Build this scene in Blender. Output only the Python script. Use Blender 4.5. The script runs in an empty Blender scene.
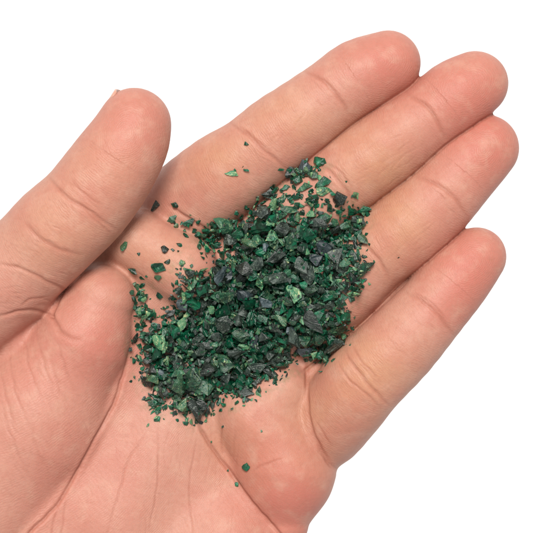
import bpy, bmesh, math, random
import numpy as np
from mathutils import Vector, Matrix, noise as mnoise

random.seed(7); rng = np.random.default_rng(7)
C = bpy.context.scene.collection
sc = bpy.context.scene

# ------------------------------------------------------------------ camera
S = 0.00025                 # one layout unit is a quarter of a millimetre
D = 1800.0                  # camera height above the palm, layout units
HZ = 0.62                   # palm height above the white sheet, metres
CX = CY = 266.5
cam_d = bpy.data.cameras.new('camera')
cam_d.sensor_width = 36.0
cam_d.lens = 36.0 * D / 533.0
cam_d.clip_start = 0.01; cam_d.clip_end = 20.0
cam = bpy.data.objects.new('camera', cam_d); C.objects.link(cam)
cam.location = (0, 0, HZ + D * S)
sc.camera = cam

# ------------------------------------------------------------------ world and lamps
world = bpy.data.worlds.new('World'); sc.world = world
world.use_nodes = True
bg = world.node_tree.nodes['Background']
bg.inputs['Color'].default_value = (1.0, 0.985, 0.97, 1)
bg.inputs['Strength'].default_value = 0.6

def area(name, loc, target, size, power, col):
    ld = bpy.data.lights.new(name, 'AREA')
    ld.shape = 'DISK'; ld.size = size; ld.energy = power; ld.color = col
    o = bpy.data.objects.new(name, ld); C.objects.link(o)
    o.location = loc
    d = Vector(target) - Vector(loc)
    o.rotation_euler = d.to_track_quat('-Z', 'Y').to_euler()
    return o
area('key_lamp', (-0.1, 0.95, HZ + 2.15), (0.0, -0.05, HZ), 0.95, 80.0, (1.0, 0.965, 0.92))

vs = sc.view_settings
vs.view_transform = 'Standard'; vs.look = 'None'; vs.exposure = 0.0; vs.gamma = 1.0
vs.use_curve_mapping = False
sc.render.engine = 'CYCLES'
sc.cycles.use_denoising = True
sc.cycles.max_bounces = 7
sc.cycles.transmission_bounces = 5

# ------------------------------------------------------------------ helpers
def prop(o, label=None, cat=None, group=None, kind=None):
    if label: o['label'] = label
    if cat: o['category'] = cat
    if group: o['group'] = group
    if kind: o['kind'] = kind
    return o

def W(p):
    """layout units (x right, y down, z up) to metres"""
    p = np.asarray(p, dtype=np.float64)
    q = np.empty_like(p)
    q[..., 0] = (p[..., 0] - CX) * S
    q[..., 1] = -(p[..., 1] - CY) * S
    q[..., 2] = p[..., 2] * S + HZ
    return q

def J(u, v, z):
    """a joint measured at (u, v) on the palm plane, standing z above it"""
    f = (D - z) / D
    return np.array([CX + (u - CX) * f, CY + (v - CY) * f, z], dtype=np.float32)

def smooth_line(pts, n=8):
    P = np.asarray(pts, float)
    if len(P) < 3:
        t = np.linspace(0, 1, n * 2)[:, None]
        return P[0] * (1 - t) + P[-1] * t
    Q = np.vstack([2 * P[0] - P[1], P, 2 * P[-1] - P[-2]])
    out = []
    for i in range(1, len(Q) - 2):
        for k in range(n):
            t = k / n
            a, b, c, d = Q[i - 1], Q[i], Q[i + 1], Q[i + 2]
            out.append(.5 * ((2 * b) + (c - a) * t + (2 * a - 5 * b + 4 * c - d) * t * t + (3 * b - a - 3 * c + d) * t ** 3))
    out.append(P[-1])
    return np.array(out)

# ------------------------------------------------------------------ the white sheet below the hand
bm = bmesh.new()
bmesh.ops.create_grid(bm, x_segments=2, y_segments=2, size=3.0)
me = bpy.data.meshes.new('backdrop'); bm.to_mesh(me); bm.free()
backdrop = bpy.data.objects.new('backdrop', me); C.objects.link(backdrop)
prop(backdrop, 'plain white sheet far below the hand', 'backdrop', kind='structure')
m = bpy.data.materials.new('white_sheet'); m.use_nodes = True
b = m.node_tree.nodes['Principled BSDF']
b.inputs['Base Color'].default_value = (0.93, 0.93, 0.93, 1); b.inputs['Roughness'].default_value = 0.9
b.inputs['Specular IOR Level'].default_value = 0.1
me.materials.append(m)

# ------------------------------------------------------------------ hand: a distance field of joints and pads
H = 2.1
LO = np.array([-330, 10, -170], np.float32); HI = np.array([545, 880, 96], np.float32)
NX, NY, NZ = [int((HI[i] - LO[i]) / H) + 1 for i in range(3)]
AX = [LO[i] + H * np.arange(n, dtype=np.float32) for i, n in enumerate((NX, NY, NZ))]
BIG = 200.0

def blank():
    return np.full((NX, NY, NZ), BIG, np.float32)

def smin(a, b, k):
    if k <= 0: return np.minimum(a, b)
    h = np.maximum(k - np.abs(a - b), 0) / k
    return np.minimum(a, b) - h * h * k * 0.25

def add_cone(F, a, ra, c, rb, k, flat=1.0, margin=34):
    lo = np.minimum(a - ra, c - rb) - margin; hi = np.maximum(a + ra, c + rb) + margin
    i0 = np.maximum(np.floor((lo - LO) / H).astype(int), 0)
    i1 = np.minimum(np.ceil((hi - LO) / H).astype(int) + 1, [NX, NY, NZ])
    if np.any(i1 <= i0): return
    sl = tuple(slice(i0[i], i1[i]) for i in range(3))
    X = AX[0][sl[0]][:, None, None]; Y = AX[1][sl[1]][None, :, None]; Z = AX[2][sl[2]][None, None, :]
    dx, dy, dz = c - a
    dzf = dz / flat
    L = dx * dx + dy * dy + dzf * dzf + 1e-6
    px, py, pz = X - a[0], Y - a[1], (Z - a[2]) / flat
    t = np.clip((px * dx + py * dy + pz * dzf) / L, 0, 1)
    d = np.sqrt((px - t * dx) ** 2 + (py - t * dy) ** 2 + (pz - t * dzf) ** 2) - (ra + (rb - ra) * t)
    F[sl] = smin(F[sl], d.astype(np.float32), k)

def chain(pts, k=1.0, F=None, flat=1.0):
    F = blank() if F is None else F
    for p, q in zip(pts[:-1], pts[1:]):
        add_cone(F, J(*p[:3]), p[3], J(*q[:3]), q[3], k, flat)
    return F

# (u, v, height, radius) joints, base to tip
INDEX = [(172, 222, -66, 50), (190, 205, -48, 48), (222, 178, -24, 45.5), (250, 157, -12, 40.5), (288, 128, -7, 40), (329, 98, -4, 36.5), (360, 76, -3, 37), (387.5, 63.5, -4, 33)]
MIDDLE = [(232, 270, -56, 46), (270, 240, -40, 43), (305, 210, -22, 41), (338, 183, -10, 38.5), (383, 150, -4, 38.5), (426, 119, -2, 35), (453, 98, -2, 36.2), (475, 84, -4, 33)]
RING = [(270, 335, -60, 48), (300, 314, -46, 47), (338, 287, -28, 44), (372, 256, -14, 38.5), (408, 228, -8, 40.5), (441, 197, -6, 37.5), (465, 169, -7, 36.5), (486, 148, -10, 33.5)]
PINKY = [(298, 440, -62, 44), (325, 425, -42, 43), (345, 404, -20, 41.5), (364, 380, -6, 41), (399, 345, -2, 39.5), (431, 310, -2, 36), (457, 279, -3, 34), (477, 257, -6, 29.8)]
THUMB = [(-40, 315, -4, 54), (-8, 290, 4, 51), (30, 257, 16, 46.5), (58, 229, 26, 47), (85, 204, 30, 45.5), (112, 168, 34, 44), (128, 142, 34, 40), (135, 124, 34, 35.5)]

NAILED = (INDEX, MIDDLE, RING, PINKY, THUMB)
INDEX, MIDDLE, RING, PINKY, THUMB = [smooth_line(ch, 3) for ch in NAILED]
palm = blank()
WR = (-60, 640, -70)
for q in [(165, 262, -58, 50), (215, 315, -72, 48), (258, 365, -74, 48)]:
    add_cone(palm, J(*q[:3]), q[3], J(*WR), 80, 26)
# central palm and the pads below the fingers
add_cone(palm, J(205, 370, -66), 50, J(120, 520, -62), 66, 26)
add_cone(palm, J(158, 262, -44), 40, J(205, 318, -64), 46, 14)
add_cone(palm, J(138, 242, -18), 33, J(184, 270, -16), 35, 8)
add_cone(palm, J(160, 258, -62), 46, J(84, 284, -50), 42, 14)
add_cone(palm, J(84, 284, -50), 42, J(20, 330, -50), 60, 14)
add_cone(palm, J(225, 400, -78), 52, J(180, 560, -78), 72, 20)
add_cone(palm, J(255, 350, -82), 46, J(285, 410, -76), 44, 16)
add_cone(palm, J(262, 395, -66), 44, J(254, 500, -74), 58, 16)
add_cone(palm, J(404, 286, -26), 14, J(350, 332, -42), 24, 4)
add_cone(palm, J(350, 332, -46), 24, J(300, 375, -60), 36, 10)
add_cone(palm, J(315, 345, -72), 38, J(325, 400, -66), 40, 14)
hyp = blank()
HY = [(282, 390, -32, 31), (260, 412, -41, 49.5), (285, 474, -40, 50), (283, 524, -36, 26)]
for p, q in zip(HY[:-1], HY[1:]):
    add_cone(hyp, J(*p[:3]), p[3], J(*q[:3]), q[3], 10)
add_cone(palm, J(226, 540, -66), 68, J(150, 640, -60), 76, 12)
palm = smin(palm, hyp, 5)
# wrist and forearm run out of the picture at the lower left
add_cone(palm, J(-60, 620, -70), 82, J(-225, 760, -74), 74, 40, 0.85)
add_cone(palm, J(60, 690, -70), 76, J(-140, 800, -74), 74, 40, 0.85)
add_cone(palm, J(0, 640, -70), 80, J(-190, 780, -74), 78, 40, 0.85)

fingers = blank()
for ch in (INDEX, MIDDLE, RING, PINKY):
    fingers = smin(fingers, chain(ch, 1.5, flat=0.94), 5.0)
for line, zc in (([(402, 90), (352, 131), (325, 158), (298, 180)], 0), ([(472, 125), (445, 146), (400, 181), (366, 214), (345, 236)], 0), ([(457, 238), (425, 268), (390, 300), (352, 332)], -11)):
    for n, (p, q) in enumerate(zip(line[:-1], line[1:])):
        add_cone(fingers, J(p[0], p[1], zc - 6 * n), 6 if n == 0 else 10, J(q[0], q[1], zc - 6 * n - 6), 10, 3)
body = smin(palm, fingers, 6)

thenar = blank()
TH = [(101, 299, -8, 35), (84, 338, -14, 47), (38, 414, -42, 77), (-26, 500, -52, 82), (-80, 600, -66, 84)]
for p, q in zip(TH[:-1], TH[1:]):
    add_cone(thenar, J(*p[:3]), p[3], J(*q[:3]), q[3], 12)
body = smin(body, thenar, 5)
thumb = chain(THUMB, 1.5, flat=0.95)
tb = chain([(34, 302, 8, 15), (8, 300, 4, 22), (-40, 320, -10, 40)], 6)
thumb = smin(thumb, tb, 9)
body = smin(body, thumb, 4.5)
del palm, hyp, fingers, thenar, thumb, tb

# top surface of the hand, column by column (used to settle the chips)
def top_surface(F):
    ins = F < 0
    idx = NZ - 1 - np.argmax(ins[:, :, ::-1], axis=2)
    has = ins.any(axis=2)
    i, j = np.meshgrid(np.arange(NX), np.arange(NY), indexing='ij')
    k = np.clip(idx, 0, NZ - 2)
    f0 = F[i, j, k]; f1 = F[i, j, k + 1]
    z = AX[2][k] + H * np.clip(f0 / (f0 - f1 - 1e-6), 0, 1)
    return np.where(has, z, -400.0).astype(np.float32)
TOP = top_surface(body)

# surface nets
def surface_nets(F):
    ins = F < 0
    n = ins[:-1, :-1, :-1].astype(np.int8)
    cnt = np.zeros_like(n)
    for a in (0, 1):
        for b_ in (0, 1):
            for c in (0, 1):
                cnt += ins[a:NX - 1 + a, b_:NY - 1 + b_, c:NZ - 1 + c]
    act = (cnt > 0) & (cnt < 8)
    I = np.argwhere(act)
    vid = np.full(act.shape, -1, np.int32); vid[act] = np.arange(len(I))
    acc = np.zeros((len(I), 3)); w = np.zeros(len(I))
    cor = [(a, b_, c) for a in (0, 1) for b_ in (0, 1) for c in (0, 1)]
    val = {c: F[I[:, 0] + c[0], I[:, 1] + c[1], I[:, 2] + c[2]] for c in cor}
    for c in cor:
        for ax in range(3):
            if c[ax] == 0:
                e = list(c); e[ax] = 1; e = tuple(e)
                f0, f1 = val[c], val[e]
                x = (f0 < 0) != (f1 < 0)
                t = np.where(x, f0 / np.where(x, f0 - f1, 1), 0)
                p = np.tile(np.array(c, float), (len(I), 1)); p[:, ax] = t
                acc[x] += p[x]; w[x] += 1
    V = LO + H * (I + acc / w[:, None])
    Q = []
    for ax in range(3):
        s0 = [slice(None)] * 3; s1 = [slice(None)] * 3
        s0[ax] = slice(0, -1); s1[ax] = slice(1, None)
        ch = ins[tuple(s0)] != ins[tuple(s1)]
        E = np.argwhere(ch)
        o = [(ax + 1) % 3, (ax + 2) % 3]
        ok = (E[:, o[0]] > 0) & (E[:, o[1]] > 0) & (E[:, o[0]] < act.shape[o[0]]) & (E[:, o[1]] < act.shape[o[1]])
        E = E[ok]
        fl = ins[E[:, 0], E[:, 1], E[:, 2]]
        def g(da, db):
            e = E.copy(); e[:, o[0]] -= da; e[:, o[1]] -= db
            return vid[e[:, 0], e[:, 1], e[:, 2]]
        q = np.stack([g(1, 1), g(0, 1), g(0, 0), g(1, 0)], 1)
        q[~fl] = q[~fl][:, ::-1]
        Q.append(q)
    return V, np.vstack(Q)

def make_mesh(name, V, Q):
    me = bpy.data.meshes.new(name)
    n = Q.shape[1]
    me.vertices.add(len(V)); me.vertices.foreach_set('co', np.ascontiguousarray(V, np.float32).ravel())
    me.loops.add(Q.size); me.loops.foreach_set('vertex_index', np.ascontiguousarray(Q, np.int32).ravel())
    me.polygons.add(len(Q))
    me.polygons.foreach_set('loop_start', np.arange(0, Q.size, n, dtype=np.int32))
    me.update(calc_edges=True)
    me.polygons.foreach_set('use_smooth', np.zeros(len(Q), bool))
    return me

V0, Q0 = surface_nets(body)
del body
# relax the net a little so that the grid steps vanish
for it in range(2):
    ia = np.concatenate([Q0.ravel(), np.roll(Q0, -1, 1).ravel()]); ib = np.concatenate([np.roll(Q0, -1, 1).ravel(), Q0.ravel()])
    n_ = np.bincount(ia, minlength=len(V0))
    A = np.stack([np.bincount(ia, V0[ib, k], len(V0)) for k in range(3)], 1)
    V0 = V0 * 0.5 + (A / n_[:, None]) * 0.5
def catmull(V, Q):
    n = len(V)
    fp = V[Q].mean(1)
    E = np.stack([Q, np.roll(Q, -1, axis=1)], 2).reshape(-1, 2)
    Es = np.sort(E, axis=1)
    key = Es[:, 0].astype(np.int64) * n + Es[:, 1]
    uq, first, inv = np.unique(key, return_index=True, return_inverse=True)
    inv = inv.ravel()
    ne = len(uq); ea, eb = uq // n, uq % n
    fi = np.repeat(np.arange(len(Q)), 4)
    def bsum(idx, val, m):
        return np.stack([np.bincount(idx, val[:, k], m) for k in range(3)], 1)
    cnt = np.bincount(inv, minlength=ne)[:, None]
    mid = (V[ea] + V[eb]) / 2
    ep = np.where(cnt == 2, (V[ea] + V[eb] + bsum(inv, fp[fi], ne)) / (2 + cnt), mid)
    val = np.bincount(Q.ravel(), minlength=n)[:, None].astype(float)
    Fa = bsum(Q.ravel(), fp[fi], n) / val
    vd = np.bincount(np.concatenate([ea, eb]), minlength=n)[:, None].astype(float)
    Ra = bsum(np.concatenate([ea, eb]), np.vstack([mid, mid]), n) / vd
    vp = (Fa + 2 * Ra + (val - 3) * V) / val
    NV = np.vstack([vp, ep, fp])
    e = (n + inv).reshape(-1, 4); f = (n + ne + np.arange(len(Q)))
    NQ = np.stack([np.stack([Q[:, k], e[:, k], f, e[:, k - 1]], 1) for k in range(4)], 1).reshape(-1, 4)
    return NV, NQ
V1, Q1 = catmull(V0, Q0)
nv = len(V1)
co = V1.astype(np.float32)
fn = np.cross(V1[Q1[:, 2]] - V1[Q1[:, 0]], V1[Q1[:, 3]] - V1[Q1[:, 1]])
no = np.stack([np.bincount(Q1.ravel(), np.repeat(fn[:, k], 4), nv) for k in range(3)], 1)
no = (no / (np.linalg.norm(no, axis=1)[:, None] + 1e-9)).astype(np.float32)

f_ = D / (D - co[:, 2])
UV = np.stack([CX + (co[:, 0] - CX) * f_, CY + (co[:, 1] - CY) * f_], 1)   # layout plan of each vertex
up = np.clip((no[:, 2] + 0.05) / 0.4, 0, 1)

def dist_line(line, P):
    """distance to a polyline and the position along it (0..1)"""
    best = np.full(len(P), 1e9); tt = np.zeros(len(P))
    seg = np.diff(line, axis=0); Ls = np.linalg.norm(seg, axis=1); cum = np.concatenate([[0], np.cumsum(Ls)])
    for i in range(len(seg)):
        d = P - line[i]
        t = np.clip((d @ seg[i]) / (Ls[i] ** 2 + 1e-9), 0, 1)
        dd = np.hypot(d[:, 0] - t * seg[i][0], d[:, 1] - t * seg[i][1])
        m_ = dd < best
        best[m_] = dd[m_]; tt[m_] = (cum[i] + t[m_] * Ls[i]) / cum[-1]
    return best, tt

disp = np.zeros(nv); crease = np.zeros(nv)
def wob(line, amp=0.8, sc_=0.09, seed=0.0):
    return np.array([[p[0] + amp * mnoise.noise(Vector((p[0] * sc_, p[1] * sc_, seed))),
                      p[1] + amp * mnoise.noise(Vector((p[0] * sc_, p[1] * sc_, seed + 9)))] for p in line])
def carve(pts, depth, width, bulge=0.35, ends=(0.25, 0.25), z=None, red=1.0, amp=1.2):
    global disp, crease
    line = wob(smooth_line(pts), amp); depth *= .6; width *= .75; bulge *= .6
    lo = line.min(0) - 7 * width - 4; hi = line.max(0) + 7 * width + 4
    sel = (UV[:, 0] > lo[0]) & (UV[:, 0] < hi[0]) & (UV[:, 1] > lo[1]) & (UV[:, 1] < hi[1]) & (up > 0.02)
    if z: sel &= (co[:, 2] > z[0]) & (co[:, 2] < z[1])
    ix = np.nonzero(sel)[0]
    if not len(ix): return
    d, t = dist_line(line, UV[ix])
    tap = np.ones(len(ix))
    if ends[0] > 0: tap *= np.clip(t / ends[0], 0, 1) ** .7
    if ends[1] > 0: tap *= np.clip((1 - t) / ends[1], 0, 1) ** .7
    tap = tap * up[ix]
    disp[ix] -= depth * tap * (np.exp(-(d / width) ** 2) - bulge * np.exp(-((d - 2.6 * width) / (1.8 * width)) ** 2))
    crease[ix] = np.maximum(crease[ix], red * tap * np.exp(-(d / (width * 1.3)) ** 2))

# -- clefts: where neighbouring fingers press together the skin folds in sharply
def chain_dist(P, pts, flat):
    best = np.full(len(P), 1e9)
    for p, q in zip(pts[:-1], pts[1:]):
        a, c = J(*p[:3]).astype(float), J(*q[:3]).astype(float)
        d = (c - a) / [1, 1, flat]; x = (P - a) / [1, 1, flat]
        t = np.clip(x @ d / d.dot(d), 0, 1)
        best = np.minimum(best, np.linalg.norm(x - t[:, None] * d, axis=1) - (p[3] + (q[3] - p[3]) * t))
    return best
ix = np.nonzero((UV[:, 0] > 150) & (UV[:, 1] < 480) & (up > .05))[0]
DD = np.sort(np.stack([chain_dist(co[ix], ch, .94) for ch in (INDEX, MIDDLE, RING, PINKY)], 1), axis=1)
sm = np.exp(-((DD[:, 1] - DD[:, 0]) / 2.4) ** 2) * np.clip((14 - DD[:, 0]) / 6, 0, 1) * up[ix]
dz = np.zeros(nv); dz[ix] = -5.0 * sm; crease[ix] = np.maximum(crease[ix], .7 * sm)  # finger clefts also darkened in colour, painting in their shade
# -- index
carve([(226, 121), (246, 134), (262, 149), (276, 160), (287, 170)], 1.7, 2.2)
carve([(238, 124), (256, 140), (272, 152)], 0.8, 1.6)
carve([(302, 71), (322, 80), (337, 95), (350, 117)], 1.7, 2.3)
carve([(166, 204), (180, 213), (200, 226), (222, 243)], 2.6, 2.6)
# -- middle
carve([(404, 93), (424, 104), (437, 120), (446, 142)], 1.7, 2.4)
carve([(312, 163), (330, 172), (346, 190), (356, 212)], 1.4, 2.2)
carve([(322, 160), (340, 172), (354, 190)], .7, 1.5)
# -- ring
carve([(414, 176), (436, 184), (455, 198), (468, 220)], 1.7, 2.4)
carve([(350, 238), (366, 246), (380, 262), (390, 282)], 1.3, 2.2)
# -- little finger
carve([(404, 292), (424, 302), (440, 317), (455, 338)], 1.7, 2.3)
carve([(412, 291), (434, 305), (448, 322)], .7, 1.5)
carve([(344, 350), (356, 369), (371, 387), (391, 408)], 1.7, 1.9)
carve([(338, 362), (349, 379), (364, 392), (381, 408)], 1.1, 1.5)
carve([(351, 346), (364, 364), (378, 378)], .7, 1.3)
carve([(307, 362), (307, 392), (308, 416), (315, 438), (326, 458), (336, 470)], 3.4, 2.6, 0.0, ends=(.05, .1))
carve([(316, 420), (324, 434), (332, 447)], 0.6, 1.3)
# -- thumb
carve([(46, 176), (66, 196), (92, 213), (119, 232)], 2.0, 2.4)
carve([(70, 178), (88, 196), (104, 206)], .6, 1.5)
carve([(82, 206), (98, 222), (112, 234)], .8, 1.5)
carve([(22, 221), (38, 236), (58, 249), (84, 256)], 1.3, 2.6)
carve([(-6, 262), (24, 270), (46, 281), (64, 289)], 1.8, 2.2, ends=(.3, 0))
carve([(64, 289), (58, 303), (52, 316)], 2.2, 2.0, ends=(0, 0))
carve([(52, 316), (38, 311), (22, 311), (-4, 317)], 2.4, 2.2, ends=(0, .3))
carve([(52, 317), (62, 333), (74, 339), (84, 340)], 2.4, 3.2, ends=(0, .6))
carve([(20, 306), (32, 299), (50, 297)], .9, 1.6)
# -- thenar crease and palm lines
carve([(132, 345), (124, 373), (113, 405), (97, 435), (80, 467), (55, 507), (30, 533), (10, 552)], 3.6, 2.0, ends=(.15, .1))
carve([(151, 424), (138, 445), (128, 460), (121, 485), (113, 512), (104, 545)], .85, 1.2, red=.7)
carve([(157, 425), (158, 460), (156, 495), (148, 535)], .75, 1.15, red=.7)
carve([(197, 436), (192, 465), (189, 490), (191, 520), (194, 545)], .75, 1.15, red=.7)
carve([(198, 425), (212, 448), (226, 467), (248, 498), (268, 521), (290, 545)], 3.6, 2.2, ends=(.05, .1))
carve([(222, 425), (221, 440), (223, 456)], .7, 1.2)
carve([(250, 472), (266, 464), (284, 458)], .6, 1.4)
carve([(60, 502), (54, 520), (50, 540)], .6, 1.2)
carve([(66, 498), (63, 520), (60, 545)], .5, 1.1)
# -- long shallow lines on the thenar mound
for i, (a, b_, c) in enumerate([((22, 330), (30, 370), (48, 420)), ((36, 330), (44, 366), (60, 405)), ((48, 352), (58, 384), (74, 412)),
                                ((8, 345), (14, 388), (30, 430)), ((0, 400), (12, 440), (34, 486)), ((30, 420), (38, 450), (52, 478)),
                                ((56, 340), (66, 372), (80, 398)), ((-2, 360), (6, 400), (18, 440))]):
    carve([a, b_, c], 0.75, 1.9, ends=(.4, .4), red=.35, amp=2.5)
# -- short wrinkles across the pads
rw = random.Random(3)
def wrinkles(n, box, ang, ln, depth, z=None):
    for _ in range(n):
        u = rw.uniform(box[0], box[2]); v = rw.uniform(box[1], box[3]); a = math.radians(ang + rw.uniform(-14, 14)); l = rw.uniform(.5, 1) * ln
        d = np.array([math.cos(a), math.sin(a)]) * l / 2
        carve([(u - d[0], v - d[1]), (u + rw.uniform(-1, 1), v + rw.uniform(-1, 1)), (u + d[0], v + d[1])], depth * rw.uniform(.5, 1), 1.1, ends=(.45, .45), red=.2)
wrinkles(16, (55, 180, 95, 215), 38, 26, .45)
wrinkles(12, (8, 240, 60, 285), 28, 30, .4)
wrinkles(10, (5, 285, 48, 310), 10, 24, .5)
wrinkles(14, (245, 110, 310, 150), -38, 26, .35)
wrinkles(16, (355, 130, 420, 185), -38, 30, .4)
wrinkles(14, (375, 205, 430, 265), -42, 28, .35)
wrinkles(12, (385, 315, 430, 370), 48, 24, .3)
wrinkles(10, (335, 370, 375, 430), 48, 26, .35)
wrinkles(34, (105, 425, 245, 533), 98, 46, .42)
wrinkles(16, (110, 430, 240, 533), 20, 26, .3)
wrinkles(26, (5, 340, 100, 520), 58, 44, .35)
wrinkles(16, (20, 340, 100, 500), 140, 24, .25)
wrinkles(10, (220, 400, 300, 510), 60, 34, .3)
wrinkles(10, (120, 240, 180, 290), 45, 26, .35)
for (u, v, a) in ((328, 92, 52), (426, 116, 55), (442, 197, 48), (432, 314, 48), (262, 146, 44), (338, 184, 52), (372, 258, 52), (366, 380, 48), (84, 206, 36), (42, 240, 34), (60, 288, 25)):
    for n in range(5):
        wrinkles(1, (u - 15, v - 15, u + 15, v + 15), a, rw.uniform(16, 34), .7)

# slow unevenness of flesh under the skin
for k in range(26):
    wv_ = rng.normal(size=3); wv_ /= np.linalg.norm(wv_); wl = rng.uniform(34, 90)
    disp += 0.0009 * wl * np.sin(co @ (wv_ * 6.283 / wl) + rng.uniform(0, 6.28))
co2 = co + no * disp[:, None].astype(np.float32)
co2[:, 2] += dz
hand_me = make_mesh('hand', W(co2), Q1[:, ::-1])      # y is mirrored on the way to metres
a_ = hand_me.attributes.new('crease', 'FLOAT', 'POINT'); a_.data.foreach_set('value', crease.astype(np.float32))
# flush: where blood shows through (finger pads, ball of the thumb, heel of the hand)
flush = np.zeros(nv); pale = np.zeros(nv)
for (u, v, r, s) in [(385, 66, 44, .95), (470, 88, 44, .95), (484, 152, 44, .95), (472, 264, 44, 1.0), (135, 125, 46, .75),
                     (108, 345, 48, .8), (70, 480, 70, .45), (265, 500, 60, .6), (262, 440, 30, .4), (90, 190, 30, .3), (20, 350, 60, .35),
                     (352, 425, 26, .35), (450, 310, 30, .5), (300, 505, 36, .7)]:
    flush += s * np.exp(-((UV[:, 0] - u) ** 2 + (UV[:, 1] - v) ** 2) / (r * r))
for (u, v, r, s) in [(285, 125, 38, .8), (375, 155, 42, 1.), (395, 230, 42, 1.), (215, 165, 36, .9), (335, 400, 40, .8), (155, 255, 40, .6), (375, 360, 40, .9), (280, 470, 50, .9), (110, 165, 40, .5), (60, 235, 50, .6), (230, 440, 30, .5)]:
    pale += s * np.exp(-((UV[:, 0] - u) ** 2 + (UV[:, 1] - v) ** 2) / (r * r))
for p_attr, val in (('flush', np.clip(flush, 0, 1)), ('pale', np.clip(pale, 0, 1))):
    a_ = hand_me.attributes.new(p_attr, 'FLOAT', 'POINT'); a_.data.foreach_set('value', val.astype(np.float32))
hand_me.polygons.foreach_set('use_smooth', np.ones(len(hand_me.polygons), bool))
# flow of the skin ridges, in layout units across the ridges
ridge = co[:, 0] * .5 + co[:, 1] * .75 + 0.0022 * (co[:, 0] - 60) ** 2
near = np.full(nv, 3.0)
for ch, fl in ((INDEX, .94), (MIDDLE, .94), (RING, .94), (PINKY, .94), (THUMB, .95)):
    P = np.array([J(*p[:3]) for p in ch[3:]], float)
    Ls = np.linalg.norm(np.diff(P, axis=0), axis=1); cum = np.concatenate([[0], np.cumsum(Ls)])
    d = chain_dist(co, ch[3:], fl); ix = np.nonzero(d < near)[0]; near[ix] = d[ix]
    best = np.full(len(ix), 1e9); s_ = np.zeros(len(ix)); w_ = np.zeros(len(ix))
    for k in range(len(Ls)):
        e = (P[k + 1] - P[k]) / Ls[k]; sd = np.array([-e[1], e[0], 0]); x = co[ix] - P[k]
        t = x @ e; tc_ = np.clip(t, 0, Ls[k]); q = np.linalg.norm(x - tc_[:, None] * e, axis=1)
        m_ = q < best; best[m_] = q[m_]
        s_[m_] = cum[k] + (t if k in (0, len(Ls) - 1) else tc_)[m_]; w_[m_] = (x @ sd)[m_]
    core = cum[-1] - 12
    tipz = np.hypot((s_ - core) * .95, w_ * 1.25 + 2)
    lin = -s_ + 0.004 * w_ ** 2 + core + 20
    ridge[ix] = np.where(s_ > core - 26, tipz, lin)
a_ = hand_me.attributes.new('ridge', 'FLOAT', 'POINT'); a_.data.foreach_set('value', ridge.astype(np.float32))
# green dust left on the skin round the heap
OUTL = np.array([(214, 232), (262, 190), (292, 180), (322, 165), (345, 195), (366, 215), (358, 250), (358, 290), (350, 340), (309, 362), (286, 378), (234, 407), (200, 424), (150, 408), (130, 350), (136, 300), (170, 270)], float)
d_, _ = dist_line(np.vstack([OUTL, OUTL[:1]]), UV)
dust = np.exp(-(d_ / 9.0) ** 2) * (no[:, 2] > .2)
a_ = hand_me.attributes.new('dust', 'FLOAT', 'POINT'); a_.data.foreach_set('value', dust.astype(np.float32))
hand = bpy.data.objects.new('hand', hand_me); C.objects.link(hand)
prop(hand, 'open cupped left hand, palm up, holding a heap of green chips', 'hand')

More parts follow.
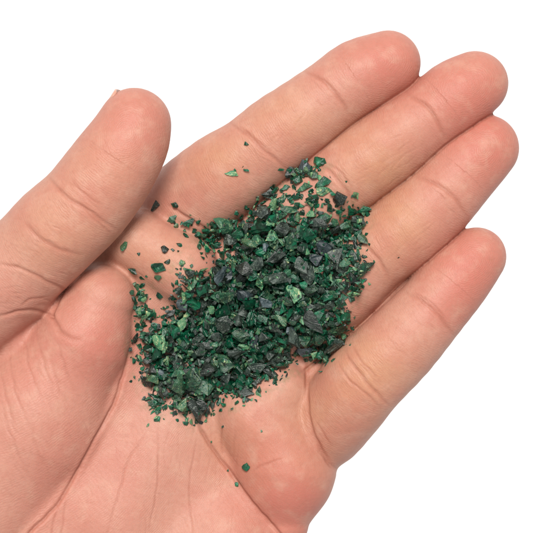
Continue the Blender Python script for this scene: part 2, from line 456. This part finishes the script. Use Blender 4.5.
# ------------------------------------------------------------------ skin
def node(nt, t, **kw):
    n = nt.nodes.new(t)
    for k, v in kw.items(): setattr(n, k, v)
    return n
def skin_material():
    m = bpy.data.materials.new('skin'); m.use_nodes = True
    nt = m.node_tree; N = nt.nodes; L = nt.links
    b = N['Principled BSDF']
    def att(name):
        a = node(nt, 'ShaderNodeAttribute'); a.attribute_name = name; return a.outputs['Fac']
    def mixc(f, a, c, fac_scale=1.0):
        mx = node(nt, 'ShaderNodeMix', data_type='RGBA')
        if fac_scale != 1.0:
            mu = node(nt, 'ShaderNodeMath', operation='MULTIPLY'); L.new(f, mu.inputs[0]); mu.inputs[1].default_value = fac_scale; f = mu.outputs[0]
        L.new(f, mx.inputs['Factor'])
        for s, v in (('A', a), ('B', c)):
            if isinstance(v, tuple): mx.inputs[6 if s == 'A' else 7].default_value = v + (1,)
            else: L.new(v, mx.inputs[6 if s == 'A' else 7])
        return mx.outputs[2]
    tc = node(nt, 'ShaderNodeTexCoord').outputs['Object']
    def noise(scale, detail=4, rough=.55, dist=0.0):
        n = node(nt, 'ShaderNodeTexNoise'); L.new(tc, n.inputs['Vector'])
        n.inputs['Scale'].default_value = scale; n.inputs['Detail'].default_value = detail
        n.inputs['Roughness'].default_value = rough; n.inputs['Distortion'].default_value = dist
        return n.outputs['Fac']
    def ramp(f, lo, hi):
        r = node(nt, 'ShaderNodeMapRange'); L.new(f, r.inputs[0])
        r.inputs[1].default_value = lo; r.inputs[2].default_value = hi
        return r.outputs[0]
    base = (0.455, 0.228, 0.170)
    col = mixc(att('pale'), base, (0.432, 0.208, 0.118), 0.85)
    col = mixc(att('flush'), col, (0.435, 0.142, 0.106), 0.95)
    col = mixc(ramp(noise(95, 3), .42, .70), col, (0.42, 0.158, 0.116), .55)      # mottling
    col = mixc(ramp(noise(210, 3), .5, .75), col, (0.50, 0.285, 0.21), .5)
    col = mixc(ramp(noise(900, 2), .45, .75), col, (0.34, 0.14, 0.095), .3)
    col = mixc(att('crease'), col, (0.30, 0.09, 0.055), .38)  # redder skin in creases, plus painted shade in the finger clefts
    dm = node(nt, 'ShaderNodeMath', operation='MULTIPLY'); L.new(att('dust'), dm.inputs[0]); L.new(ramp(noise(380, 5, .7), .48, .72), dm.inputs[1])
    col = mixc(dm.outputs[0], col, (0.10, 0.16, 0.07), .5)
    L.new(col, b.inputs['Base Color'])
    b.inputs['Subsurface Weight'].default_value = 0.22
    b.inputs['Subsurface Radius'].default_value = (1.0, 0.35, 0.2)
    b.inputs['Subsurface Scale'].default_value = 0.0022
    b.inputs['Roughness'].default_value = 0.5
    b.inputs['Specular IOR Level'].default_value = 0.28
    # fine skin lines: stretched cells and ridges
    vo = node(nt, 'ShaderNodeTexVoronoi', feature='DISTANCE_TO_EDGE'); L.new(tc, vo.inputs['Vector']); vo.inputs['Scale'].default_value = 1800
    v1 = ramp(vo.outputs['Distance'], 0.0, 0.18)
    wv = node(nt, 'ShaderNodeTexWave', wave_type='BANDS', bands_direction='DIAGONAL'); L.new(tc, wv.inputs['Vector'])
    wv.inputs['Scale'].default_value = 420; wv.inputs['Distortion'].default_value = 14; wv.inputs['Detail'].default_value = 2; wv.inputs['Detail Scale'].default_value = .35
    hgt = node(nt, 'ShaderNodeMath', operation='MULTIPLY_ADD'); L.new(v1, hgt.inputs[0]); hgt.inputs[1].default_value = .32; wm = node(nt, 'ShaderNodeMath', operation='MULTIPLY'); L.new(wv.outputs['Fac'], wm.inputs[0]); wm.inputs[1].default_value = .22; L.new(wm.outputs[0], hgt.inputs[2])
    h2 = node(nt, 'ShaderNodeMath', operation='MULTIPLY_ADD'); L.new(noise(520, 4), h2.inputs[0]); h2.inputs[1].default_value = 1.6; L.new(hgt.outputs[0], h2.inputs[2])
    rn = node(nt, 'ShaderNodeMath', operation='MULTIPLY_ADD'); L.new(noise(330, 3), rn.inputs[0]); rn.inputs[1].default_value = 7.0; L.new(att('ridge'), rn.inputs[2])
    rs = node(nt, 'ShaderNodeMath', operation='MULTIPLY'); L.new(rn.outputs[0], rs.inputs[0]); rs.inputs[1].default_value = 6.2832 / 2.2
    si = node(nt, 'ShaderNodeMath', operation='SINE'); L.new(rs.outputs[0], si.inputs[0])
    sa = node(nt, 'ShaderNodeMath', operation='MULTIPLY'); L.new(si.outputs[0], sa.inputs[0]); L.new(ramp(noise(160, 3), .35, .7), sa.inputs[1])
    h3 = node(nt, 'ShaderNodeMath', operation='MULTIPLY_ADD'); L.new(sa.outputs[0], h3.inputs[0]); h3.inputs[1].default_value = .34; L.new(h2.outputs[0], h3.inputs[2])
    bp = node(nt, 'ShaderNodeBump'); L.new(h3.outputs[0], bp.inputs['Height'])
    bp.inputs['Strength'].default_value = 0.42; bp.inputs['Distance'].default_value = 0.00012
    L.new(bp.outputs['Normal'], b.inputs['Normal'])
    return m
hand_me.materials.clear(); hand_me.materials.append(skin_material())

# ------------------------------------------------------------------ nails
nm = bpy.data.materials.new('nail'); nm.use_nodes = True
b = nm.node_tree.nodes['Principled BSDF']
b.inputs['Base Color'].default_value = (0.5, 0.27, 0.2, 1); b.inputs['Roughness'].default_value = .3
b.inputs['Subsurface Weight'].default_value = .2; b.inputs['Subsurface Scale'].default_value = .001
def nail(ch, back, reach=-6.0, out=0.0):
    tip = J(*ch[-1][:3]); pre = J(*ch[-2][:3]); r = ch[-1][3]
    ax = (tip - pre); ax = ax / np.linalg.norm(ax)
    bk = np.array(back, float); bk -= ax * bk.dot(ax); bk /= np.linalg.norm(bk)
    sd = np.cross(ax, bk)
    V = []; F = []; nu, nw = 9, 11
    for lay in (0, 1):
        for i in range(nu):
            s = i / (nu - 1)                      # root to free edge
            for j in range(nw):
                a = (j / (nw - 1) - .5) * 1.75
                edge = s + 0.0
                L_ = -r * .55 + (r * 1.42 + reach) * edge - (abs(a) ** 2) * 6 * s
                R_ = r * (0.97 - 0.15 * s * s) + out + (1.4 if lay == 0 else -0.6)
                V.append(tip + ax * L_ + bk * R_ * math.cos(a) + sd * R_ * math.sin(a) * 0.98)
    k = nu * nw
    for i in range(nu - 1):
        for j in range(nw - 1):
            q = [i * nw + j, i * nw + j + 1, (i + 1) * nw + j + 1, (i + 1) * nw + j]
            F.append(q); F.append([k + x for x in q[::-1]])
    rim = [j for j in range(nw)] + [i * nw + nw - 1 for i in range(1, nu)] + [(nu - 1) * nw + j for j in range(nw - 2, -1, -1)] + [i * nw for i in range(nu - 2, 0, -1)]
    for a, c in zip(rim, rim[1:] + rim[:1]): F.append([c, a, k + a, k + c])
    me = bpy.data.meshes.new('nail'); me.from_pydata([tuple(x) for x in W(np.array(V))], [], F); me.update()
    bm = bmesh.new(); bm.from_mesh(me); bmesh.ops.recalc_face_normals(bm, faces=bm.faces); bm.to_mesh(me); bm.free()
    for p in me.polygons: p.use_smooth = True
    me.materials.append(nm)
    o = bpy.data.objects.new('nail', me); C.objects.link(o); o.parent = hand
    return o
for ch in NAILED[:4]: nail(ch, (0.05, 0.05, -1))
nail(NAILED[4], (-0.76, -0.5, -0.45), -4.5, 0.2)

# ------------------------------------------------------------------ chips
def chip_material(name, dark, mid, light, f_mid, f_light, rough, trans, spec=.5):
    m = bpy.data.materials.new(name); m.use_nodes = True
    nt = m.node_tree; N = nt.nodes; L = nt.links; b = N['Principled BSDF']
    geo = node(nt, 'ShaderNodeNewGeometry'); oi = node(nt, 'ShaderNodeObjectInfo')
    tc = node(nt, 'ShaderNodeTexCoord')
    def noise(scale, detail=4):
        n = node(nt, 'ShaderNodeTexNoise', noise_dimensions='4D'); mp = node(nt, 'ShaderNodeMapping'); mp.inputs['Scale'].default_value = (1.5, .5, 1.2); mp.inputs['Rotation'].default_value = (.3, .5, .9); L.new(tc.outputs['Object'], mp.inputs['Vector']); L.new(mp.outputs[0], n.inputs['Vector'])
        n.inputs['Scale'].default_value = scale; n.inputs['Detail'].default_value = detail; n.inputs['Roughness'].default_value = .65
        mu = node(nt, 'ShaderNodeMath', operation='MULTIPLY'); mu.inputs[1].default_value = 37.0
        ad = node(nt, 'ShaderNodeMath', operation='ADD'); L.new(oi.outputs['Random'], ad.inputs[0]); L.new(geo.outputs['Random Per Island'], ad.inputs[1])
        L.new(ad.outputs[0], mu.inputs[0]); L.new(mu.outputs[0], n.inputs['W'])
        return n.outputs['Fac']
    def ramp(f, lo, hi):
        r = node(nt, 'ShaderNodeMapRange'); L.new(f, r.inputs[0]); r.inputs[1].default_value = lo; r.inputs[2].default_value = hi; return r.outputs[0]
    def mixc(f, a, c):
        mx = node(nt, 'ShaderNodeMix', data_type='RGBA'); L.new(f, mx.inputs['Factor'])
        for i, v in ((6, a), (7, c)):
            if isinstance(v, tuple): mx.inputs[i].default_value = v + (1,)
            else: L.new(v, mx.inputs[i])
        return mx.outputs[2]
    col = mixc(ramp(noise(520, 6), f_mid - .08, f_mid + .1), dark, mid)
    col = mixc(ramp(noise(2600, 4), f_light - .06, f_light + .16), col, light)
    col = mixc(ramp(noise(900, 5), f_light + .02, f_light + .09), col, light)
    # each chip its own tone
    hv = node(nt, 'ShaderNodeHueSaturation'); L.new(col, hv.inputs['Color'])
    r1 = node(nt, 'ShaderNodeMapRange'); 
    ad = node(nt, 'ShaderNodeMath', operation='ADD'); L.new(oi.outputs['Random'], ad.inputs[0]); L.new(geo.outputs['Random Per Island'], ad.inputs[1])
    fr = node(nt, 'ShaderNodeMath', operation='FRACT'); L.new(ad.outputs[0], fr.inputs[0])
    L.new(fr.outputs[0], r1.inputs[0]); r1.inputs[3].default_value = .55; r1.inputs[4].default_value = 1.55
    L.new(r1.outputs[0], hv.inputs['Value'])
    L.new(hv.outputs[0], b.inputs['Base Color'])
    rr = node(nt, 'ShaderNodeMapRange'); L.new(noise(700), rr.inputs[0]); rr.inputs[1].default_value = .3; rr.inputs[2].default_value = .7
    rr.inputs[3].default_value = max(.05, rough - .14); rr.inputs[4].default_value = rough + .22
    rg = node(nt, 'ShaderNodeMapRange'); L.new(fr.outputs[0], rg.inputs[0]); rg.inputs[3].default_value = .45; rg.inputs[4].default_value = 1.35
    rp = node(nt, 'ShaderNodeMath', operation='MULTIPLY'); L.new(rr.outputs[0], rp.inputs[0]); L.new(rg.outputs[0], rp.inputs[1])
    L.new(rp.outputs[0], b.inputs['Roughness'])
    b.inputs['Transmission Weight'].default_value = trans
    b.inputs['IOR'].default_value = 1.5; b.inputs['Specular IOR Level'].default_value = spec
    bp = node(nt, 'ShaderNodeBump'); L.new(noise(800, 7), bp.inputs['Height']); bp.inputs['Strength'].default_value = .6; bp.inputs['Distance'].default_value = .0006
    L.new(bp.outputs['Normal'], b.inputs['Normal'])
    return m
MAT = {
    'dark grey':  chip_material('charcoal_mineral', (.006, .013, .010), (.027, .042, .034), (.17, .21, .165), .5, .60, .2, 0.0, .5),
    'deep green': chip_material('green_glass', (.002, .055, .028), (.006, .21, .1), (.12, .4, .2), .5, .63, .14, .62),
    'mossy green': chip_material('mossy_mineral', (.009, .042, .025), (.03, .115, .062), (.3, .36, .18), .5, .60, .22, .2),
    'pale green': chip_material('pale_glass', (.03, .2, .1), (.13, .32, .16), (.62, .62, .32), .5, .565, .16, .5),
    'blue grey':  chip_material('slate_mineral', (.016, .03, .034), (.048, .07, .077), (.3, .35, .37), .5, .64, .13, 0.0, .6),
}

def hull(dims, n, r):
    """a broken chip: an irregular convex splinter with flat cleaved faces"""
    bm = bmesh.new()
    for _ in range(n):
        a = r.uniform(0, 2 * math.pi); z = r.choice((-1, 1)) * r.uniform(.55, 1.0)
        q = r.uniform(.72, 1.0) if r.random() < .8 else r.uniform(.3, .7)
        x = math.cos(a) * q; y = math.sin(a) * q
        sl = .25 * x
        bm.verts.new((x * dims[0] * (1 + .25 * z), y * dims[1] * (1 - .2 * z), (z * (1 - .55 * q * q * r.random()) + sl) * dims[2]))
    res = bmesh.ops.convex_hull(bm, input=bm.verts)
    bmesh.ops.delete(bm, geom=[v for v in bm.verts if not v.link_faces], context='VERTS')
    bm.verts.index_update()
    V = np.array([v.co[:] for v in bm.verts]); F = [[v.index for v in f.verts] for f in bm.faces]
    bm.free()
    # outward order
    c = V.mean(0); G = []
    for f in F:
        nrm = np.cross(V[f[1]] - V[f[0]], V[f[2]] - V[f[0]])
        G.append(f if nrm.dot(V[f[0]] - c) > 0 else f[::-1])
    return V - c, np.array(G)

def planes(V, F):
    a, b_, c = V[F[:, 0]], V[F[:, 1]], V[F[:, 2]]
    n = np.cross(b_ - a, c - a); l = np.linalg.norm(n, axis=1); ok = l > 1e-6
    n = n[ok] / l[ok][:, None]
    return n, (n * a[ok]).sum(1)

# height map at one layout unit
HM0 = (60, 90); HMN = (380, 420)
def hmap():
    x = np.arange(HMN[0]) + HM0[0]; y = np.arange(HMN[1]) + HM0[1]
    fx = (x - LO[0]) / H; fy = (y - LO[1]) / H
    ix = fx.astype(int); iy = fy.astype(int); tx = (fx - ix)[:, None]; ty = (fy - iy)[None, :]
    g = lambda a, b_: TOP[np.ix_(ix + a, iy + b_)]
    return (g(0, 0) * (1 - tx) * (1 - ty) + g(1, 0) * tx * (1 - ty) + g(0, 1) * (1 - tx) * ty + g(1, 1) * tx * ty).astype(np.float64)
HM = hmap(); HAND = HM.copy()

def box_blur(A, n):
    for ax in (0, 1):
        P = np.cumsum(np.pad(A, [(n, n) if i == ax else (0, 0) for i in (0, 1)], mode='edge'), axis=ax)
        P = np.concatenate([np.zeros_like(np.take(P, [0], ax)), P], axis=ax)
        k = 2 * n + 1
        A = (np.take(P, range(k, P.shape[ax]), ax) - np.take(P, range(0, P.shape[ax] - k), ax)) / k
    return A

def settle(V, F, x, y, r, tries=4, jit=5.0, tilt=.35, ang=None):
    """lay a chip down on what lies below it; returns world vertices in layout units"""
    best = None
    for _ in range(tries):
        cx = x + r.uniform(-jit, jit); cy = y + r.uniform(-jit, jit)
        i, j = int(cx - HM0[0]), int(cy - HM0[1])
        if not (12 < i < HMN[0] - 13 and 12 < j < HMN[1] - 13): continue
        w = 5
        P = HM[i - w:i + w + 1, j - w:j + w + 1]
        gx = (P[w + 1:].mean() - P[:w].mean()) / (w + 1); gy = (P[:, w + 1:].mean() - P[:, :w].mean()) / (w + 1)
        gx = max(-.9, min(.9, gx)); gy = max(-.9, min(.9, gy))
        nrm = Vector((-gx + r.gauss(0, tilt), -gy + r.gauss(0, tilt), 1)).normalized()
        R = Vector((0, 0, 1)).rotation_difference(nrm).to_matrix() @ Matrix.Rotation(r.uniform(0, 6.283) if ang is None else math.radians(ang), 3, 'Z')
        if r.random() < .5: R = R @ Matrix.Rotation(math.pi, 3, 'X')
        U = V @ np.array(R).T
        n, d = planes(U, F)
        rad = int(np.abs(U[:, :2]).max()) + 2
        i0, i1, j0, j1 = i - rad, i + rad + 1, j - rad, j + rad + 1
        if i0 < 0 or j0 < 0 or i1 > HMN[0] or j1 > HMN[1]: continue
        gx_ = (np.arange(i0, i1) + HM0[0] - cx)[:, None, None]; gy_ = (np.arange(j0, j1) + HM0[1] - cy)[None, :, None]
        with np.errstate(divide='ignore', invalid='ignore'):
            q = (d - n[:, 0] * gx_ - n[:, 1] * gy_) / n[:, 2]
        upm = n[:, 2] > 1e-3; dnm = n[:, 2] < -1e-3
        if not upm.any() or not dnm.any(): continue
        top = q[:, :, upm].min(2); bot = q[:, :, dnm].max(2)
        msk = top > bot
        if not msk.any(): continue
        h = HM[i0:i1, j0:j1]
        gap = (h - bot)[msk]
        z = np.percentile(gap, 97)
        score = z + top[msk].max() * .5
        if best is None or score < best[0]:
            best = (score, U + np.array([cx, cy, z]), (i0, i1, j0, j1), np.where(msk, top + z, -1e9))
    if best is None: return None
    i0, i1, j0, j1 = best[2]
    HM[i0:i1, j0:j1] = np.maximum(HM[i0:i1, j0:j1], best[3])
    return best[1]

OUT = np.array([(204, 226), (222, 218), (240, 207), (262, 190), (280, 182), (292, 184), (300, 194), (297, 205), (318, 210), (338, 210), (350, 216), (362, 218), (367, 230), (365, 258), (364, 285), (354, 302),
                (354, 322), (354, 344), (330, 356), (309, 364), (292, 364), (286, 378), (266, 393), (254, 402), (234, 407), (214, 417), (200, 426), (186, 420),
                (166, 413), (150, 410), (143, 394), (133, 372), (129, 347), (133, 318), (156, 310), (168, 296), (174, 274), (188, 260), (202, 256), (212, 247), (206, 236)], float)
OUT = np.array([248., 300.]) + (OUT - [248., 300.]) * 1.045
gx_, gy_ = np.meshgrid(np.arange(HMN[0]) + HM0[0], np.arange(HMN[1]) + HM0[1], indexing='ij')
INS = np.zeros(gx_.shape, bool); ED = np.full(gx_.shape, 1e9)
for a, b_ in zip(OUT, np.roll(OUT, 1, axis=0)):
    d = b_ - a
    if abs(d[1]) > 1e-6:
        INS ^= ((a[1] > gy_) != (b_[1] > gy_)) & (gx_ < d[0] * (gy_ - a[1]) / d[1] + a[0])
    t = np.clip(((gx_ - a[0]) * d[0] + (gy_ - a[1]) * d[1]) / d.dot(d), 0, 1)
    ED = np.minimum(ED, np.hypot(gx_ - a[0] - t * d[0], gy_ - a[1] - t * d[1]))
ED = np.where(INS, ED, -ED)
GOAL = 36 * (1 - np.exp(-np.maximum(ED, 0) / 26)) + 3
rc = random.Random(21)
def sample(inset=0.0, n=1):
    """a spot inside the heap; of n spots the one where the heap is still thinnest"""
    best = None; k = 0
    while k < n:
        x, y = rc.uniform(118, 376), rc.uniform(172, 434); i, j = int(x - HM0[0]), int(y - HM0[1])
        if ED[i, j] <= inset: continue
        k += 1
        w = GOAL[i, j] - (HM[i, j] - HAND[i, j])
        if best is None or w > best[0]: best = (w, (x, y))
    return best[1]
def colour():
    return rc.choices(['dark grey', 'deep green', 'mossy green', 'pale green', 'blue grey'], [.36, .27, .23, .09, .05])[0]

fines = {k: ([], []) for k in MAT}       # vertices, faces of the uncountable fragments by colour
def add_fine(P, F, col):
    V_, F_ = fines[col]
    off = sum(len(x) for x in V_)
    V_.append(P); F_.append(F + off)
big = []                                 # (verts, faces, colour, size, label)

def fine_at(p, s=None, tries=3, col=None, jit=3.0):
    s = s or rc.uniform(1.6, 4.0)
    V, F = hull((s, s * rc.uniform(.45, .9), s * rc.uniform(.15, .5)), 9, rc)
    P = settle(V, F, p[0], p[1], rc, tries, jit, .4)
    if P is not None:
        add_fine(P, F, col or rc.choices(['dark grey', 'deep green', 'mossy green', 'pale green'], [.22, .46, .19, .13])[0])
def big_at(p, dims, col=None, tilt=.3, jit=5.0, tries=5, note=None, ang=None):
    V, F = hull(dims, rc.randint(9, 14), rc)
    P = settle(V, F, p[0], p[1], rc, tries, jit, tilt, ang)
    if P is not None: big.append((P, F, col or colour(), max(dims), note))

# the bed of the heap
for _ in range(2300): fine_at(sample(4, 3), rc.uniform(3.2, 6.5), 2)
for _ in range(400): fine_at(sample(4, 2), None, 2)
# countable chips between more fragments
NB = 240
for i in range(NB):
    s = rc.choice((5.2, 6, 6.8, 7.8, 9, 10.8)) * rc.uniform(.9, 1.12)
    big_at(sample(3 if s < 7 else 6 if s < 9 else 9, 3), (s, s * rc.uniform(.58, .9), s * rc.uniform(.34, .6)))
    for _ in range(3): fine_at(sample(4), rc.uniform(2, 4.4), 3)
# chips that stand out in the heap
for p, dims, col, ang, note in [
    ((226, 227), (15, 9, 4), 'mossy green', 25, 'broad mossy green chip at the heap edge nearest the index finger base'),
    ((263, 213), (11, 8.5, 4), 'dark grey', 30, 'blocky dark grey chip below the index finger, top of the heap'),
    ((220, 275), (15, 5.5, 4), 'blue grey', -55, 'long blue grey splinter lying on the heap beside the index pad'),
    ((325, 248), (10, 9.5, 4.5), 'blue grey', 10, 'smooth blue grey chip on the heap toward the ring finger'),
    ((299, 266), (10, 10, 5), 'dark grey', 60, 'rounded dark grey speckled chip right of the heap centre'),
    ((316, 224), (14, 6, 4), 'dark grey', 12, 'long dark grey chip along the heap top below the middle finger'),
    ((153, 379), (10, 6, 4), 'pale green', 20, 'pale shiny chip at the lower left rim beside the thumb mound'),
    ((198, 413), (15, 6.5, 3.5), 'dark grey', 72, 'pointed dark grey chip hanging off the bottom of the heap'),
    ((333, 346), (12, 8, 4.5), 'dark grey', -22, 'dark grey glinting chip resting at the little finger base'),
    ((340, 329), (13, 7, 3), 'mossy green', 5, 'flat mossy green chip between ring and little finger'),
    ((312, 320), (15, 8, 4.5), 'dark grey', 62, 'large upright dark grey chip near the little finger'),
    ((293, 338), (14, 7, 4), 'dark grey', 68, 'curved dark grey chip above the pad of the little finger'),
    ((224, 326), (12, 10, 4), 'dark grey', -40, 'wide brownish grey chip in the middle of the heap'),
    ((240, 336), (11, 8, 4), 'mossy green', 30, 'speckled mossy green chip at the middle of the heap'),
    ((276, 278), (11, 8, 4), 'dark grey', 0, 'flat dark speckled chip at the heap centre'),
    ((248, 243), (11, 8, 3.5), 'pale green', 15, 'bright pale green chip at the upper left of the heap'),
    ((283, 365), (8, 5, 3), 'deep green', 15, 'deep green chip at the heap rim above the palm pad')]:
    big_at(p, dims, col, .12, 1.0, 3, note, ang)
for _ in range(650): fine_at(sample(3), rc.uniform(1.2, 2.8), 3)
# strays on the fingers and the palm
for p, dims, col, ang, note in [
    ((291, 174), (7, 6, 4), 'dark grey', 0, 'dark grey chip in the gap of index and middle finger'),
    ((305, 168), (8, 7, 5), 'blue grey', 0, 'blue grey chip in the small cluster between index and middle finger'),
    ((318, 163), (8, 6, 4), 'deep green', -30, 'deep green chip highest up between index and middle finger'),
    ((303, 188), (10, 4.5, 2.5), 'mossy green', -20, 'thin mossy splinter lying on the middle finger base'),
    ((322, 184), (10, 5, 2.5), 'deep green', -35, 'slanting deep green flake on the middle finger'),
    ((321, 192), (8, 4.5, 2.2), 'pale green', 5, 'pale green flake below the slanting flake on the middle finger'),
    ((338, 200), (9, 8, 5.5), 'dark grey', 30, 'lone dark speckled chip on the middle finger'),
    ((354, 197), (5, 3, 1.5), 'pale green', 60, 'pale green flake right of the lone dark chip'),
    ((364, 211), (9, 5.5, 3), 'deep green', 5, 'deep green chip against the ring finger edge'),
    ((357, 222), (8, 6, 4), 'dark grey', 20, 'dark grey chip against the ring finger below a green one'),
    ((312, 176), (6, 5, 3.5), 'mossy green', 40, 'mossy green chip below the cluster between index and middle finger'),
    ((297, 180), (6, 5, 3.5), 'deep green', 10, 'deep green chip lowest in the cluster below the index finger'),
    ((312, 203), (7, 5, 3), 'deep green', -10, 'deep green chip at the heap top on the middle finger base'),
    ((330, 208), (6.5, 4.5, 3), 'mossy green', 20, 'mossy green chip just below the lone dark chip'),
    ((352, 212), (6.5, 5, 3.5), 'deep green', 70, 'deep green chip between the lone dark chip and ring finger'),
    ((361, 240), (6, 5, 3.5), 'mossy green', 50, 'mossy green chip at the right rim beside the ring finger'),
    ((247, 145), (3.6, 2.6, 1.5), 'deep green', 20, 'tiny dark green flake on the middle of the index finger'),
    ((234, 174), (8.5, 3, 1.2), 'pale green', 0, 'long pale green flake lying on the index finger'),
    ((246, 171), (3.4, 2.4, 1.3), 'deep green', 30, 'tiny bright green flake at the end of the long pale flake'),
    ((154, 204), (6, 4.5, 4), 'dark grey', -60, 'dark grey chip wedged between thumb and index finger'),
    ((175, 205), (4.6, 3.2, 2), 'deep green', 15, 'deep green flake on the index finger beside the thumb'),
    ((172, 219), (7, 4, 2), 'mossy green', -10, 'mossy green flake at the index finger crease'),
    ((187, 223), (8, 4, 2.5), 'deep green', -15, 'deep green chip in the crease below the index finger'),
    ((165, 249), (4.5, 4, 2.5), 'dark grey', 50, 'small dark grey chip alone on the pad below the index finger'),
    ((180, 245), (3.6, 2.8, 1.4), 'deep green', 40, 'bright green flake on the index pad near the heap'),
    ((168, 262), (5, 2.6, 1.5), 'deep green', -15, 'narrow green flake on the index pad above a long splinter'),
    ((158, 267), (9.5, 4.5, 2), 'deep green', 12, 'long green splinter lying across the index pad'),
    ((183, 263), (3.5, 3, 1.2), 'pale green', 0, 'small pale green flake on the index pad'),
    ((158, 278), (5, 3.2, 1.8), 'pale green', -30, 'pale green flake below the long splinter'),
    ((133, 271), (4.8, 3.4, 1.8), 'deep green', 25, 'green flake at the tip of the thumb mound'),
    ((125, 247), (5.5, 4, 2.5), 'pale green', -50, 'pale chip caught against the underside of the thumb'),
    ((160, 296), (6, 4.5, 1.6), 'deep green', -70, 'green flake alone on bare skin left of the heap'),
    ((141, 296), (6, 5, 2.5), 'deep green', 60, 'deep green chip beside the thumb mound'),
    ((246, 466), (5.5, 4, 1.6), 'deep green', -40, 'lone green flake on the palm pad below the heap'),
    ((236, 487), (2.6, 2.2, 1.2), 'deep green', 0, 'tiny green speck in the long palm furrow'),
    ((352, 292), (10, 2.2, 1.6), 'pale green', -25, 'thin pale sliver at the heap edge on the ring finger'),
    ((358, 284), (5, 3.5, 2), 'deep green', 20, 'small green flake at the right rim on the ring finger')]:
    big_at(p, tuple(1.08 * x for x in dims), col, .05, .4, 2, note, ang)
for p in [(212, 443), (226, 473), (261, 431), (222, 428), (236, 170), (243, 168), (172, 249), (178, 251), (140, 254), (366, 251), (396, 257), (372, 262), (352, 205), (344, 182), (330, 178),
          (163, 421), (158, 418), (177, 414), (190, 214), (200, 218), (360, 270), (349, 310), (288, 372), (150, 300), (145, 305), (138, 284), (148, 276)]:
    fine_at(p, rc.uniform(1.3, 2.6), 2, rc.choice(('deep green', 'pale green', 'mossy green')), 1.5)
def around(cx, cy, rx, ry, n, lo=1.3, hi=3.2):
    for _ in range(n):
        fine_at((cx + rc.gauss(0, rx), cy + rc.gauss(0, ry)), rc.uniform(lo, hi), 2, rc.choices(('deep green', 'pale green', 'mossy green'), (.6, .2, .2))[0])
around(305, 172, 11, 5, 26, 2.2, 4.5); around(305, 199, 11, 6, 34, 2, 4.2); around(326, 205, 9, 4, 16, 2, 4); around(348, 207, 8, 8, 7, 2, 3.5); around(360, 222, 4, 8, 16, 2.5, 4.5)
around(207, 235, 7, 6, 34, 2.5, 5); around(208, 248, 5, 5, 22, 2.5, 5); around(322, 357, 9, 4, 34, 2.5, 5); around(138, 302, 3, 11, 26, 2.5, 5); around(148, 316, 8, 4, 26, 2.5, 5); around(192, 224, 7, 3, 8, 2.5, 4); around(356, 290, 3, 8, 14, 2.5, 4.5); around(158, 412, 6, 6, 14, 2, 4)

# fragments
root_name = 'green_fragments'
allV = []; allF = []; mats = []; off = 0
for mi, k in enumerate(MAT):
    V_, F_ = fines[k]
    if not V_: continue
    v = np.vstack(V_); f = np.vstack(F_)
    allV.append(v); allF.append(f + off); mats.append(np.full(len(f), mi, np.int32)); off += len(v)
F = np.vstack(allF)[:, ::-1]
fm = make_mesh(root_name, W(np.vstack(allV)), F)
for k in MAT: fm.materials.append(MAT[k])
fm.polygons.foreach_set('material_index', np.concatenate(mats))
fo = bpy.data.objects.new(root_name, fm); C.objects.link(fo)
prop(fo, 'tiny green and grey fragments filling the heap on the palm', 'fragments', kind='stuff')

def zone(c):
    x, y = c[0] - 250, c[1] - 300
    if math.hypot(x, y) < 42: return 'at the heap centre'
    a = math.degrees(math.atan2(-y, x)) % 360
    for lim, nm in ((25, 'toward the ring finger'), (75, 'toward the middle finger'), (125, 'toward the index finger'), (165, 'toward the index pad'), (225, 'toward the thumb mound'), (290, 'toward the wrist'), (335, 'toward the palm edge'), (361, 'toward the little finger')):
        if a < lim: return nm
        if a >= 335: return 'toward the little finger'
def size_word(s): return 'small' if s < 6.6 else 'middling' if s < 9.2 else 'large'
combo = {}
for n, (P, F, col, s, note) in enumerate(big):
    if not note: combo.setdefault((size_word(s), col, zone(P.mean(0))), []).append(n)
ORD = ['leftmost', 'second from left', 'third from left', 'fourth from left', 'fifth from left', 'sixth from left', 'seventh from left', 'eighth from left', 'ninth from left', 'tenth from left', 'eleventh from left', 'twelfth from left']
LAB = {}
for (sw, col, z), ids in combo.items():
    ids.sort(key=lambda n: big[n][0][:, 0].mean())
    for r, n in enumerate(ids):
        if len(ids) == 1: LAB[n] = f'only {sw} {col} chip of the heap {z}'
        else:
            o_ = 'rightmost' if r == len(ids) - 1 else ORD[min(r, 11)]
            LAB[n] = f'{o_} of the {sw} {col} chips in the heap {z}'
def fracture(P, F, amp, r):
    """split every face once and jolt the new points, so that edges and faces look broken"""
    mid = {}; V = [p for p in P]; G = []
    def m_(a, b_):
        k = (min(a, b_), max(a, b_))
        if k not in mid:
            t = r.uniform(.35, .65); mid[k] = len(V)
            V.append(P[a] * t + P[b_] * (1 - t) + np.array([r.gauss(0, 1) for _ in range(3)]) * amp * min(1, np.linalg.norm(P[a] - P[b_]) / 6))
        return mid[k]
    for a, b_, c in F:
        x, y, z = m_(a, b_), m_(b_, c), m_(c, a)
        G += [(a, x, z), (x, b_, y), (z, y, c), (x, y, z)]
    return np.array(V), np.array(G)
rf = random.Random(5)
for n, (P, F, col, s, note) in enumerate(big):
    P, F = fracture(P, F, .055 * s, rf)
    c = P.mean(0)
    R = Matrix.Rotation(rf.uniform(0, 6.28), 3, 'Z') @ Matrix.Rotation(rf.uniform(0, 3.14), 3, 'X') @ Matrix.Rotation(rf.uniform(0, 6.28), 3, 'Z')
    me = make_mesh('stone_chip', (W(P) - W(c)) @ np.array(R), F[:, ::-1])
    me.materials.append(MAT[col])
    o = bpy.data.objects.new('stone_chip', me); C.objects.link(o)
    o.location = W(c); o.rotation_euler = R.to_euler()
    prop(o, note or LAB[n], 'chip', 'green and grey chips held in the hand')
